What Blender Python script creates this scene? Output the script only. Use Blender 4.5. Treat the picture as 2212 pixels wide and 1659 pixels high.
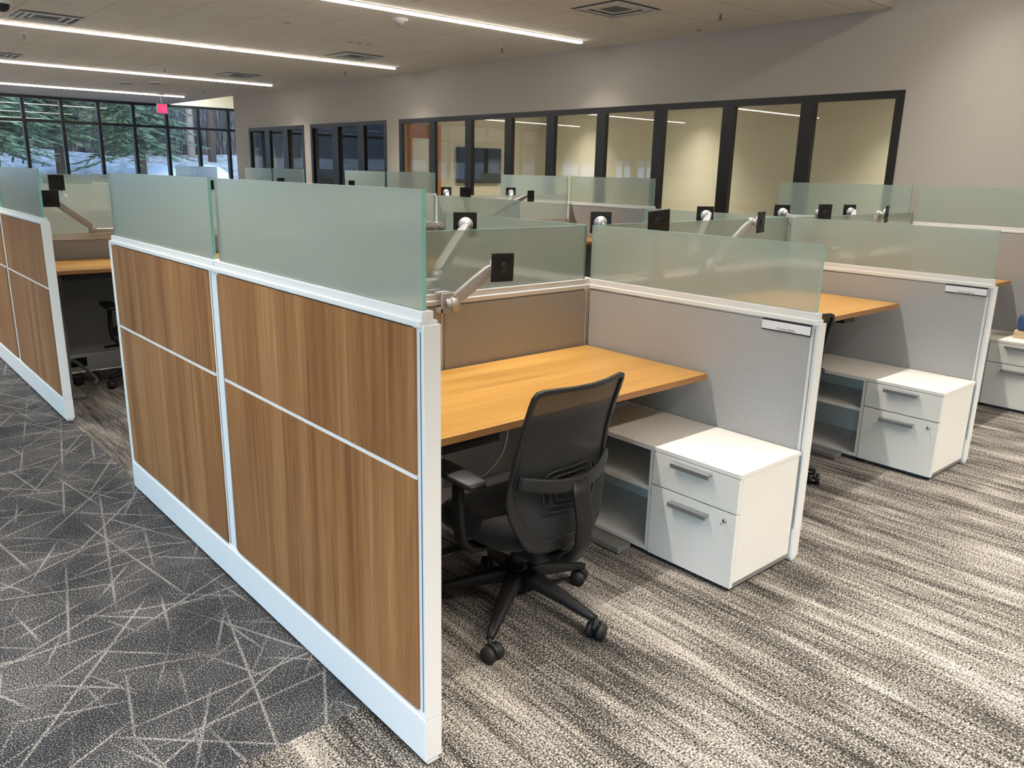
import bpy, bmesh, math, random
from mathutils import Vector, Matrix
random.seed(7)
PI = math.pi
C = bpy.context.scene.collection
for o in list(bpy.data.objects): bpy.data.objects.remove(o)

# ------------------------------------------------------------------ camera
yaw, pit, rol = 0.8464, 0.2616, 0.0219
fw = Vector((math.cos(yaw)*math.cos(pit), math.sin(yaw)*math.cos(pit), -math.sin(pit)))
rt = Vector((math.sin(yaw), -math.cos(yaw), 0)); up = rt.cross(fw)
r2 = math.cos(rol)*rt + math.sin(rol)*up; u2 = -math.sin(rol)*rt + math.cos(rol)*up
cam_d = bpy.data.cameras.new('camera'); cam = bpy.data.objects.new('camera', cam_d); C.objects.link(cam)
M4 = Matrix((r2, u2, -fw)).transposed().to_4x4(); M4.translation = Vector((-1.0758, -1.5369, 1.6104))
cam.matrix_world = M4
cam_d.sensor_width = 36; cam_d.lens = 1717.93/2212*36; cam_d.clip_start = .05; cam_d.clip_end = 400
sc = bpy.context.scene; sc.camera = cam
# ------------------------------------------------------------------ world, exposure
sc.view_settings.view_transform = 'Standard'; sc.view_settings.look = 'None'
sc.view_settings.exposure = 0.42; sc.view_settings.gamma = 1; sc.view_settings.use_curve_mapping = False
try:
    sc.cycles.max_bounces = 7; sc.cycles.diffuse_bounces = 4; sc.cycles.glossy_bounces = 3
    sc.cycles.transmission_bounces = 6; sc.cycles.transparent_max_bounces = 12
    sc.cycles.caustics_reflective = False; sc.cycles.caustics_refractive = False
    sc.cycles.sample_clamp_indirect = 6
except Exception: pass
wd = bpy.data.worlds.new('World'); sc.world = wd; wd.use_nodes = True
wn = wd.node_tree; bg = wn.nodes['Background']
sky = wn.nodes.new('ShaderNodeTexSky'); sky.sky_type = 'NISHITA'; sky.sun_disc = False
sky.sun_elevation = math.radians(28); sky.sun_rotation = math.radians(200); sky.altitude = 200
wn.links.new(sky.outputs[0], bg.inputs[0]); bg.inputs[1].default_value = 1.6
LED_MAIN, LED_NEAR, LED_ROOM = 15, 15, 14                     # glow of the lenses
W_MAIN, W_NEAR, W_ROOM = 205, 205, 52                         # watts of each line
XW, ZC, YW, YE, YC = 7.20, 3.217, 22.71, 2.386, 18.18      # right wall, ceiling, window wall, ceiling edge, wall corner
XL, YB, ZN = -7.0, -6.0, 3.60                               # left wall, back wall, near ceiling

# ------------------------------------------------------------------ materials
def mat(name):
    m = bpy.data.materials.new(name); m.use_nodes = True
    nt = m.node_tree; return m, nt, nt.nodes['Principled BSDF']
def nd(nt, t, **k):
    n = nt.nodes.new(t)
    for a, b in k.items():
        if a in n.inputs: n.inputs[a].default_value = b
        else: setattr(n, a, b)
    return n
def lk(nt, a, b): nt.links.new(a, b)
def plain(name, col, rough=.5, metal=0, spec=.5, bump=0, bscale=400):
    m, nt, p = mat(name)
    p.inputs['Base Color'].default_value = (*col, 1); p.inputs['Roughness'].default_value = rough
    p.inputs['Metallic'].default_value = metal; p.inputs['Specular IOR Level'].default_value = spec
    tc = nd(nt, 'ShaderNodeTexCoord'); n = nd(nt, 'ShaderNodeTexNoise', Scale=bscale, Detail=2)
    lk(nt, tc.outputs['Object'], n.inputs['Vector'])
    if bump:
        b = nd(nt, 'ShaderNodeBump', Strength=bump, Distance=.002); lk(nt, n.outputs[0], b.inputs['Height']); lk(nt, b.outputs[0], p.inputs['Normal'])
    else:
        mr = nd(nt, 'ShaderNodeMapRange'); mr.inputs[3].default_value = max(0, rough-.03); mr.inputs[4].default_value = min(1, rough+.03)
        lk(nt, n.outputs[0], mr.inputs[0]); lk(nt, mr.outputs[0], p.inputs['Roughness'])
    return m
def emit(name, col, s):
    m, nt, p = mat(name); p.inputs['Base Color'].default_value = (*col, 1)
    p.inputs['Emission Color'].default_value = (*col, 1); p.inputs['Emission Strength'].default_value = s
    return m
def ramp(nt, stops):
    r = nd(nt, 'ShaderNodeValToRGB'); e = r.color_ramp.elements
    while len(e) < len(stops): e.new(.5)
    for x, (pos, col) in zip(e, stops): x.position = pos; x.color = (*col, 1) if len(col) == 3 else col
    return r
def wood(name, axis, cols, scale=1.0, rough=.35):
    """laminate: long soft bands and fine pores running along one axis"""
    m, nt, p = mat(name)
    tc = nd(nt, 'ShaderNodeTexCoord'); oi = nd(nt, 'ShaderNodeObjectInfo')
    ad = nd(nt, 'ShaderNodeVectorMath', operation='ADD'); cx = nd(nt, 'ShaderNodeCombineXYZ')
    mu = nd(nt, 'ShaderNodeMath', operation='MULTIPLY'); mu.inputs[1].default_value = 37
    lk(nt, oi.outputs['Random'], mu.inputs[0])
    for i in range(3): lk(nt, mu.outputs[0], cx.inputs[i])
    lk(nt, tc.outputs['Object'], ad.inputs[0]); lk(nt, cx.outputs[0], ad.inputs[1])
    def layer(across, along, **k):
        mp = nd(nt, 'ShaderNodeMapping'); s = [across*scale]*3; s[axis] = along*scale
        mp.inputs['Scale'].default_value = s; lk(nt, ad.outputs[0], mp.inputs['Vector'])
        n = nd(nt, 'ShaderNodeTexNoise', **k); lk(nt, mp.outputs[0], n.inputs['Vector']); return n
    n1 = layer(9, .5, Scale=1, Detail=3, Roughness=.55, Distortion=.5)
    n2 = layer(60, 1.6, Scale=1, Detail=4, Roughness=.6, Distortion=.2)
    n3 = layer(420, 9, Scale=1, Detail=2)
    mx = nd(nt, 'ShaderNodeMath', operation='MULTIPLY_ADD'); mx.inputs[1].default_value = .50
    m2 = nd(nt, 'ShaderNodeMath', operation='MULTIPLY'); m2.inputs[1].default_value = .34
    lk(nt, n2.outputs[0], m2.inputs[0]); lk(nt, n1.outputs[0], mx.inputs[0]); lk(nt, m2.outputs[0], mx.inputs[2])
    m3 = nd(nt, 'ShaderNodeMath', operation='MULTIPLY_ADD'); m3.inputs[1].default_value = .16
    lk(nt, n3.outputs[0], m3.inputs[0]); lk(nt, mx.outputs[0], m3.inputs[2])
    r = ramp(nt, [(.33, cols[0]), (.5, cols[1]), (.67, cols[2])]); lk(nt, m3.outputs[0], r.inputs[0])
    lk(nt, r.outputs[0], p.inputs['Base Color']); p.inputs['Roughness'].default_value = rough; p.inputs['Specular IOR Level'].default_value = .32; p.inputs['Coat Weight'].default_value = .10; p.inputs['Coat Roughness'].default_value = .22
    b = nd(nt, 'ShaderNodeBump', Strength=.08, Distance=.001); lk(nt, n2.outputs[0], b.inputs['Height']); lk(nt, b.outputs[0], p.inputs['Normal'])
    return m
def fabric(name, c1, c2):
    m, nt, p = mat(name)
    tc = nd(nt, 'ShaderNodeTexCoord'); n = nd(nt, 'ShaderNodeTexNoise', Scale=700, Detail=2); n2 = nd(nt, 'ShaderNodeTexNoise', Scale=90, Detail=3)
    lk(nt, tc.outputs['Object'], n.inputs['Vector']); lk(nt, tc.outputs['Object'], n2.inputs['Vector'])
    a = nd(nt, 'ShaderNodeMath', operation='MULTIPLY_ADD'); a.inputs[1].default_value = .7; mm = nd(nt, 'ShaderNodeMath', operation='MULTIPLY'); mm.inputs[1].default_value = .3
    lk(nt, n2.outputs[0], mm.inputs[0]); lk(nt, n.outputs[0], a.inputs[0]); lk(nt, mm.outputs[0], a.inputs[2])
    r = ramp(nt, [(.35, c1), (.65, c2)]); lk(nt, a.outputs[0], r.inputs[0]); lk(nt, r.outputs[0], p.inputs['Base Color'])
    p.inputs['Roughness'].default_value = .92; p.inputs['Specular IOR Level'].default_value = .15; p.inputs['Sheen Weight'].default_value = .15
    b = nd(nt, 'ShaderNodeBump', Strength=.25, Distance=.001); lk(nt, n.outputs[0], b.inputs['Height']); lk(nt, b.outputs[0], p.inputs['Normal'])
    return m

M = {}
M['white'] = plain('white_powder_coat', (.74, .735, .72), .38)
M['ped'] = plain('white_laminate', (.76, .745, .70), .35)
M['slot'] = plain('slot_shadow', (.13, .13, .14), .6)
M['wall'] = plain('wall_paint', (.50, .465, .415), .85, bump=.05, bscale=250)
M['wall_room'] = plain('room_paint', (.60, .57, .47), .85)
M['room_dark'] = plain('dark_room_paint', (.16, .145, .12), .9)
M['black'] = plain('black_aluminium', (.012, .012, .012), .35)
M['plastic'] = plain('black_plastic', (.008, .008, .0085), .48, spec=.35)
M['plastic2'] = plain('charcoal_plastic', (.013, .013, .014), .45, spec=.4)
M['rubber'] = plain('black_rubber', (.012, .012, .012), .55)
M['seat'] = fabric('black_seat_fabric', (.006, .006, .007), (.012, .012, .013))
M['silver'] = plain('silver_paint', (.40, .40, .40), .36, metal=.3)
M['handle'] = plain('grey_handle', (.27, .275, .28), .38, metal=.5)
M['leg'] = plain('grey_desk_leg', (.20, .195, .185), .45, metal=.1)
M['metal'] = plain('chrome', (.6, .6, .6), .2, metal=1)
M['fabric'] = fabric('grey_panel_fabric', (.335, .332, .328), (.395, .390, .382))
M['wood'] = wood('oak_laminate', 2, [(.130, .046, .013), (.275, .119, .040), (.42, .215, .084)])
M['desk'] = wood('golden_desk_laminate', 0, [(.33, .165, .038), (.45, .240, .058), (.55, .320, .090)], 1.0, .3)
M['deskedge'] = plain('desk_edge_band', (.36, .175, .06), .4)
M['door'] = wood('door_veneer', 2, [(.33, .12, .02), (.42, .165, .03), (.50, .21, .045)], .8, .4)
M['led'] = emit('led_diffuser', (1.0, .94, .86), LED_MAIN)
M['led_near'] = emit('led_diffuser_near', (1.0, .94, .86), LED_NEAR)
M['led_room'] = emit('led_diffuser_room', (1.0, .91, .72), LED_ROOM)
M['red'] = emit('exit_red', (1.0, .02, .10), 2.0)
M['tv'] = plain('television_glass', (.02, .021, .021), .35, spec=.3)
M['paper'] = plain('plate_paper', (.78, .76, .79), .6)
M['ink'] = plain('ink', (.16, .16, .16), .7)
M['blue'] = fabric('blue_fabric', (.03, .06, .16), (.06, .10, .24))
M['tan'] = plain('tan_card', (.55, .42, .24), .8)
M['snow'] = plain('snow', (.75, .80, .88), .8, bump=.3, bscale=3)
M['bark'] = plain('bark', (.10, .075, .06), .9, bump=.5, bscale=30)
M['bark2'] = plain('pale_bark', (.34, .30, .27), .9, bump=.5, bscale=30)
M['cable'] = plain('white_cable', (.75, .75, .72), .5)
M['cableg'] = plain('grey_conduit', (.22, .21, .20), .5)

# frosted glass: light scatters through it, things close behind it show as blurs
def fresnel(nt, ior):
    fr = nd(nt, 'ShaderNodeFresnel'); ge = nd(nt, 'ShaderNodeNewGeometry'); mr = nd(nt, 'ShaderNodeMapRange')
    mr.inputs[3].default_value = ior; mr.inputs[4].default_value = 1/ior      # same reflectance from either side of the pane
    lk(nt, ge.outputs['Backfacing'], mr.inputs[0]); lk(nt, mr.outputs[0], fr.inputs['IOR']); return fr
def frosted():
    m, nt, p = mat('frosted_glass'); out = nt.nodes['Material Output']; nt.nodes.remove(p)
    rf = nd(nt, 'ShaderNodeBsdfRefraction', Roughness=.46, IOR=1.03); rf.inputs['Color'].default_value = (.96, .972, .95, 1)
    tl = nd(nt, 'ShaderNodeBsdfTranslucent'); tl.inputs['Color'].default_value = (.90, .92, .86, 1)
    df = nd(nt, 'ShaderNodeBsdfDiffuse'); df.inputs['Color'].default_value = (.66, .86, .79, 1)
    gl = nd(nt, 'ShaderNodeBsdfGlossy', Roughness=.22)
    a = nd(nt, 'ShaderNodeMixShader'); a.inputs[0].default_value = .55; lk(nt, tl.outputs[0], a.inputs[1]); lk(nt, df.outputs[0], a.inputs[2])
    b = nd(nt, 'ShaderNodeMixShader'); b.inputs[0].default_value = .38; lk(nt, rf.outputs[0], b.inputs[1]); lk(nt, a.outputs[0], b.inputs[2])
    fr = fresnel(nt, 1.5); c_ = nd(nt, 'ShaderNodeMixShader')
    lk(nt, fr.outputs[0], c_.inputs[0]); lk(nt, b.outputs[0], c_.inputs[1]); lk(nt, gl.outputs[0], c_.inputs[2])
    nz = nd(nt, 'ShaderNodeTexNoise', Scale=900); bp = nd(nt, 'ShaderNodeBump', Strength=.05, Distance=.0005)
    lk(nt, nz.outputs[0], bp.inputs['Height']); lk(nt, bp.outputs[0], gl.inputs['Normal'])
    lk(nt, c_.outputs[0], out.inputs['Surface']); return m
M['frost'] = frosted()
def edge_glass():
    m, nt, p = mat('green_glass_edge')
    p.inputs['Base Color'].default_value = (.26, .60, .52, 1); p.inputs['Roughness'].default_value = .2
    p.inputs['Transmission Weight'].default_value = .25; return m
M['gedge'] = edge_glass()
def clear(name, tint, ior=1.5):
    m, nt, p = mat(name); out = nt.nodes['Material Output']; nt.nodes.remove(p)
    tr = nd(nt, 'ShaderNodeBsdfTransparent'); tr.inputs[0].default_value = (*tint, 1)
    gl = nd(nt, 'ShaderNodeBsdfGlossy', Roughness=.0)
    fr = fresnel(nt, ior); mx = nd(nt, 'ShaderNodeMixShader')
    lk(nt, fr.outputs[0], mx.inputs[0]); lk(nt, tr.outputs[0], mx.inputs[1]); lk(nt, gl.outputs[0], mx.inputs[2])
    lk(nt, mx.outputs[0], out.inputs['Surface']); return m
M['glass'] = clear('window_glass', (.96, .97, .96), 1.5)
M['glass_out'] = clear('tinted_window_glass', (.50, .545, .58), 1.45)
M['glass_left'] = clear('side_window_glass', (.72, .88, 1.0), 1.45)
def mesh_fab():
    m, nt, p = mat('chair_mesh'); out = nt.nodes['Material Output']
    p.inputs['Base Color'].default_value = (.015, .015, .016, 1); p.inputs['Roughness'].default_value = .7
    tr = nd(nt, 'ShaderNodeBsdfTransparent'); mx = nd(nt, 'ShaderNodeMixShader')
    tc = nd(nt, 'ShaderNodeTexCoord'); w = nd(nt, 'ShaderNodeTexChecker', Scale=700); lk(nt, tc.outputs['Object'], w.inputs['Vector'])
    mr = nd(nt, 'ShaderNodeMapRange'); mr.inputs[3].default_value = .88; mr.inputs[4].default_value = .98
    lk(nt, w.outputs['Fac'], mr.inputs[0]); lk(nt, mr.outputs[0], mx.inputs[0])
    lk(nt, tr.outputs[0], mx.inputs[1]); lk(nt, p.outputs[0], mx.inputs[2]); lk(nt, mx.outputs[0], out.inputs['Surface']); return m
M['mesh'] = mesh_fab()
def ceiling_mat():
    m, nt, p = mat('acoustic_ceiling_tile')
    tc = nd(nt, 'ShaderNodeTexCoord'); mp = nd(nt, 'ShaderNodeMapping'); mp.inputs['Location'].default_value = (-1.74, -2.69, 0)
    lk(nt, tc.outputs['Object'], mp.inputs['Vector'])
    br = nd(nt, 'ShaderNodeTexBrick', offset=0.0, squash=1.0); br.inputs['Scale'].default_value = 1
    br.inputs['Brick Width'].default_value = .70; br.inputs['Row Height'].default_value = .722
    br.inputs['Mortar Size'].default_value = .004; br.inputs['Mortar Smooth'].default_value = .3; br.inputs['Bias'].default_value = -.3
    br.inputs['Color1'].default_value = (.86, .80, .72, 1); br.inputs['Color2'].default_value = (.83, .77, .69, 1); br.inputs['Mortar'].default_value = (.42, .37, .32, 1)
    lk(nt, mp.outputs[0], br.inputs['Vector']); lk(nt, br.outputs[0], p.inputs['Base Color'])
    p.inputs['Roughness'].default_value = .95
    n = nd(nt, 'ShaderNodeTexNoise', Scale=220, Detail=3); lk(nt, tc.outputs['Object'], n.inputs['Vector'])
    b = nd(nt, 'ShaderNodeBump', Strength=.2, Distance=.002); lk(nt, n.outputs[0], b.inputs['Height']); lk(nt, b.outputs[0], p.inputs['Normal'])
    return m
M['ceil'] = ceiling_mat()
def carpet():
    m, nt, p = mat('carpet'); p.inputs['Roughness'].default_value = 1; p.inputs['Specular IOR Level'].default_value = .05
    tc = nd(nt, 'ShaderNodeTexCoord'); P = tc.outputs['Object']
    def noise(sx, sy, rot=0, loc=0, **k):
        mp = nd(nt, 'ShaderNodeMapping'); mp.inputs['Scale'].default_value = (sx, sy, 1); mp.inputs['Rotation'].default_value = (0, 0, rot); mp.inputs['Location'].default_value = (loc, loc*.7, 0)
        if rot:   # rotate first, then stretch
            m1 = nd(nt, 'ShaderNodeMapping'); m1.inputs['Rotation'].default_value = (0, 0, rot); lk(nt, P, m1.inputs['Vector'])
            mp.inputs['Rotation'].default_value = (0, 0, 0); lk(nt, m1.outputs[0], mp.inputs['Vector'])
        else: lk(nt, P, mp.inputs['Vector'])
        n = nd(nt, 'ShaderNodeTexNoise', **k); lk(nt, mp.outputs[0], n.inputs['Vector']); return n.outputs[0]
    def math_(op, a, b=None, c=None):
        n = nd(nt, 'ShaderNodeMath', operation=op)
        for i, v in enumerate((a, b, c)):
            if v is None: continue
            if isinstance(v, (int, float)): n.inputs[i].default_value = v
            else: lk(nt, v, n.inputs[i])
        return n.outputs[0]
    # light field: salt and pepper pile broken by dark streaks along y
    fine = noise(215, 135, Scale=1, Detail=1.2, Roughness=.7)
    streak = noise(26, 2.2, Scale=1, Detail=3.5, Roughness=.6)
    streak2 = noise(7.5, .95, loc=9, Scale=1, Detail=3, Roughness=.6)
    v = math_('MULTIPLY_ADD', fine, 2.3, -1.15+.42)
    thin = noise(75, 3.2, loc=31, Scale=1, Detail=2.5, Roughness=.6)
    v = math_('ADD', v, math_('MULTIPLY_ADD', streak, .72, -.36)); v = math_('ADD', v, math_('MULTIPLY_ADD', thin, .62, -.31)); v = math_('ADD', v, math_('MULTIPLY_ADD', streak2, .95, -.475))
    rl = ramp(nt, [(.15, (.018, .017, .016)), (.39, (.105, .098, .09)), (.58, (.29, .268, .238)), (.82, (.52, .483, .43))]); lk(nt, v, rl.inputs[0])
    # dark aisle: charcoal pile crossed by straight pale lines in many directions
    vals = []
    f2 = noise(205, 205, loc=4, Scale=1, Detail=1.2, Roughness=.7)
    for i, (ang, fq) in enumerate([(12, 5.2), (38, 4.4), (63, 5.6), (88, 4.2), (-24, 5.0), (-47, 4.6), (-70, 5.4), (27, 3.6), (-8, 4.0)]):
        mp = nd(nt, 'ShaderNodeMapping'); mp.inputs['Rotation'].default_value = (0, 0, math.radians(ang)); mp.inputs['Location'].default_value = (i*3.71, i*1.93, 0); lk(nt, P, mp.inputs['Vector'])
        sp_ = nd(nt, 'ShaderNodeSeparateXYZ'); lk(nt, mp.outputs[0], sp_.inputs[0])
        u = math_('MULTIPLY', sp_.outputs[0], fq); cell = math_('FLOOR', u); fr_ = math_('SUBTRACT', u, cell)
        wn_ = nd(nt, 'ShaderNodeTexWhiteNoise', noise_dimensions='1D'); lk(nt, cell, wn_.inputs['W'])
        d_ = math_('ABSOLUTE', math_('SUBTRACT', fr_, math_('MULTIPLY_ADD', wn_.outputs['Value'], .7, .15)))
        cx_ = nd(nt, 'ShaderNodeCombineXYZ'); lk(nt, math_('MULTIPLY', cell, 7.31), cx_.inputs[0]); lk(nt, math_('MULTIPLY', sp_.outputs[1], 1.9), cx_.inputs[1])
        on = nd(nt, 'ShaderNodeTexNoise', Scale=1, Detail=1.0); lk(nt, cx_.outputs[0], on.inputs['Vector'])
        onr = nd(nt, 'ShaderNodeMapRange'); onr.inputs[1].default_value = .46; onr.inputs[2].default_value = .60; lk(nt, on.outputs[0], onr.inputs[0])
        l = nd(nt, 'ShaderNodeMapRange'); l.inputs[1].default_value = .006*fq/2; l.inputs[2].default_value = .013*fq/2; l.inputs[3].default_value = 1; l.inputs[4].default_value = 0
        lk(nt, d_, l.inputs[0]); vals.append(math_('MULTIPLY', l.outputs[0], onr.outputs[0]))
    ln = vals[0]
    for x in vals[1:]: ln = math_('MAXIMUM', ln, x)
    patch = noise(3.4, 3.4, loc=14, Scale=1, Detail=3)
    d = math_('MULTIPLY_ADD', f2, 2.3, -1.15+.40); d = math_('ADD', d, math_('MULTIPLY_ADD', patch, .55, -.275))
    d = math_('ADD', d, math_('MULTIPLY', ln, .30))
    rd = ramp(nt, [(.20, (.020, .022, .026)), (.44, (.050, .054, .061)), (.66, (.19, .188, .182)), (.97, (.43, .41, .38))]); lk(nt, d, rd.inputs[0])
    sx = nd(nt, 'ShaderNodeSeparateXYZ'); lk(nt, P, sx.inputs[0])
    light = math_('MAXIMUM', math_('GREATER_THAN', sx.outputs[0], .03), math_('LESS_THAN', sx.outputs[1], .34))
    mx = nd(nt, 'ShaderNodeMix', data_type='RGBA'); lk(nt, light, mx.inputs['Factor']); lk(nt, rd.outputs[0], mx.inputs['A']); lk(nt, rl.outputs[0], mx.inputs['B'])
    lk(nt, mx.outputs['Result'], p.inputs['Base Color'])
    b = nd(nt, 'ShaderNodeBump', Strength=.6, Distance=.004); lk(nt, fine, b.inputs['Height']); lk(nt, b.outputs[0], p.inputs['Normal'])
    return m
M['carpet'] = carpet()
def foliage(name, a, b_):
    m, nt, p = mat(name); tc = nd(nt, 'ShaderNodeTexCoord'); n = nd(nt, 'ShaderNodeTexNoise', Scale=3, Detail=5)
    lk(nt, tc.outputs['Object'], n.inputs['Vector']); r = ramp(nt, [(.35, a), (.65, b_)]); lk(nt, n.outputs[0], r.inputs[0])
    lk(nt, r.outputs[0], p.inputs['Base Color']); p.inputs['Roughness'].default_value = .9; return m
M['needle'] = foliage('spruce_needles', (.03, .055, .04), (.15, .21, .12))
M['brush'] = foliage('winter_brush', (.05, .045, .045), (.20, .17, .15))
M['hill'] = foliage('wooded_slope', (.025, .027, .030), (.12, .115, .12))
M['yard'] = foliage('snowy_yard', (.24, .225, .20), (.60, .57, .53))

# ------------------------------------------------------------------ mesh helpers
class MB:
    def __init__(s): s.bm = bmesh.new(); s.mats = []
    def mi(s, m):
        if m is None: return 0
        if m not in s.mats: s.mats.append(m)
        return s.mats.index(m)
    def box(s, x0, x1, y0, y1, z0, z1, m=None, bev=0):
        r = bmesh.ops.create_cube(s.bm, size=1)['verts']
        bmesh.ops.scale(s.bm, vec=(abs(x1-x0), abs(y1-y0), abs(z1-z0)), verts=r)
        bmesh.ops.translate(s.bm, vec=((x0+x1)/2, (y0+y1)/2, (z0+z1)/2), verts=r)
        fs = list({f for v in r for f in v.link_faces}); i = s.mi(m)
        for f in fs: f.material_index = i
        if bev:
            es = list({e for v in r for e in v.link_edges})
            rb = bmesh.ops.bevel(s.bm, geom=es, offset=bev, segments=2, affect='EDGES', profile=.6)
            for f in rb['faces']: f.material_index = i
        return s
    def cyl(s, p0, p1, r0, r1=None, n=16, m=None, cap=True):
        p0, p1 = Vector(p0), Vector(p1); r1 = r0 if r1 is None else r1; d = p1-p0
        r = bmesh.ops.create_cone(s.bm, cap_ends=cap, segments=n, radius1=r0, radius2=r1, depth=d.length)['verts']
        q = d.to_track_quat('Z', 'Y').to_matrix().to_4x4(); q.translation = (p0+p1)/2
        bmesh.ops.transform(s.bm, matrix=q, verts=r); i = s.mi(m)
        for f in {f for v in r for f in v.link_faces}: f.material_index = i; f.smooth = True
        return s
    def sphere(s, c, r, sx=1, sy=1, sz=1, m=None, n=16):
        v = bmesh.ops.create_uvsphere(s.bm, u_segments=n, v_segments=n//2+2, radius=r)['verts']
        bmesh.ops.scale(s.bm, vec=(sx, sy, sz), verts=v); bmesh.ops.translate(s.bm, vec=c, verts=v); i = s.mi(m)
        for f in {f for w in v for f in w.link_faces}: f.material_index = i; f.smooth = True
        return s
    def sweep(s, pts, w, h, upv=(0, 0, 1), closed=False, n=10, m=None, power=3.0, ws=None):
        """rounded-rectangle section w (sideways) by h (along upv) along a path"""
        P = [Vector(p) for p in pts]; N = len(P); rings = []; i_ = s.mi(m); U = Vector(upv)
        for k in range(N):
            a = P[(k-1) % N] if (closed or k > 0) else P[k]; b = P[(k+1) % N] if (closed or k < N-1) else P[k]
            t = (b-a).normalized(); sd = t.cross(U)
            if sd.length < 1e-4: sd = t.cross(Vector((1, 0, 0)))
            sd.normalize(); uu = sd.cross(t).normalized(); ww, hh = (ws[k] if ws else (w, h)); ring = []
            for j in range(n):
                th = 2*PI*(j+.5)/n; cs, sn = math.cos(th), math.sin(th)
                e = 2/power; x = math.copysign(abs(cs)**e, cs)*ww/2; y = math.copysign(abs(sn)**e, sn)*hh/2
                ring.append(s.bm.verts.new(P[k]+sd*x+uu*y))
            rings.append(ring)
        for k in range(N if closed else N-1):
            A, B = rings[k], rings[(k+1) % N]
            for j in range(n):
                f = s.bm.faces.new((A[j], A[(j+1) % n], B[(j+1) % n], B[j])); f.material_index = i_; f.smooth = True
        if not closed:
            for rg, fl in ((rings[0], True), (rings[-1], False)):
                f = s.bm.faces.new(rg[::-1] if fl else rg); f.material_index = i_
        return s
    def prism(s, poly, y0, y1, m=None, plane='xz'):
        """extrude a closed outline"""
        i_ = s.mi(m)
        def V(a, b, t): return {'xz': (a, t, b), 'xy': (a, b, t), 'yz': (t, a, b)}[plane]
        A = [s.bm.verts.new(V(a, b, y0)) for a, b in poly]; B = [s.bm.verts.new(V(a, b, y1)) for a, b in poly]
        n = len(poly)
        for fs in ([A[::-1]], [B], [(A[j], A[(j+1) % n], B[(j+1) % n], B[j]) for j in range(n)]):
            for f in fs: s.bm.faces.new(f).material_index = i_
        return s
    def build(s, name, m, parent=None, smooth_angle=None):
        bmesh.ops.recalc_face_normals(s.bm, faces=s.bm.faces)
        me = bpy.data.meshes.new(name); s.bm.to_mesh(me); s.bm.free()
        ms = s.mats if s.mats else [m]
        for x in ms: me.materials.append(x if not isinstance(x, str) else M[x])
        o = bpy.data.objects.new(name, me); C.objects.link(o)
        if parent is not None: o.parent = parent
        return o
def bx(name, m, parent, *b, bev=0):
    return MB().box(*b, bev=bev).build(name, M[m], parent)
def tag(o, label=None, cat=None, group=None, kind=None):
    if label: o['label'] = label
    if cat: o['category'] = cat
    if group: o['group'] = group
    if kind: o['kind'] = kind
    return o
def empty(name, loc, rz=0, label=None, cat=None, group=None, kind=None):
    o = bpy.data.objects.new(name, None); C.objects.link(o); o.empty_display_size = .1
    o.location = loc; o.rotation_euler = (0, 0, rz); return tag(o, label, cat, group, kind)
def dup(o, parent=None):
    c = o.copy(); C.objects.link(c); c.parent = parent
    for k in ('label', 'category', 'group'):
        pass
    for ch in list(o.children): dup(ch, c)
    return c
def struct(name, m, boxes, parent=None):
    b = MB()
    for q in boxes: b.box(*q)
    o = b.build(name, M[m], parent)
    if parent is None: o['kind'] = 'structure'
    return o
def text(name, s, size, m, parent, loc, rot, ext=.0006):
    cu = bpy.data.curves.new(name, 'FONT'); cu.body = s; cu.size = size; cu.extrude = ext; cu.align_x = 'CENTER'; cu.align_y = 'CENTER'
    t = bpy.data.objects.new(name, cu); C.objects.link(t); bpy.context.view_layer.update()
    me = bpy.data.meshes.new_from_object(t.evaluated_get(bpy.context.evaluated_depsgraph_get()))
    bpy.data.objects.remove(t); me.materials.clear(); me.materials.append(M[m])
    o = bpy.data.objects.new(name, me); C.objects.link(o); o.parent = parent; o.location = loc; o.rotation_euler = rot
    return o

# ------------------------------------------------------------------ room shell
T_ = .15
struct('floor', 'carpet', [(XL-.2, 13.4, YB-.2, YW+.1, -.1, 0)])
struct('ceiling', 'ceil', [(XL, XW, YE, YW, ZC, ZC+.1)])                       # lowered field of tiles
struct('ceiling_2', 'ceil', [(XL-.2, XW+T_, YB-.2, YE+.02, ZN, ZN+.1)])
struct('trim_1', 'wall', [(XL, XW, YE-.02, YE, ZC-.003, ZN)])                  # fascia at the drop
struct('ceiling_3', 'ceil', [(XW, 13.2, YC-.1, YW, 3.9, 4.0)])                 # recess past the wall corner
W3 = (2.13, 11.00); W2 = (11.42, 14.33); W1 = (14.62, 17.40); HEAD = 2.455
# right wall, with the three glazed openings
g = []
for a, b in ((YB, W3[0]), (W3[1], W2[0]), (W2[1], W1[0]), (W1[1], YC)): g.append((XW, XW+T_, a, b, 0, 4.0))
for a, b in (W3, W2, W1): g.append((XW, XW+T_, a, b, HEAD, 4.0))
struct('wall_right', 'wall', g)
struct('wall_recess', 'wall_room', [(XW+T_, 13.2, YC-.15, YC, 0, 4.0), (13.05, 13.2, YC, YW, 0, 4.0)])
struct('wall_back', 'wall', [(XL-.2, XW+T_, YB-.15, YB, 0, ZN)])
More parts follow.
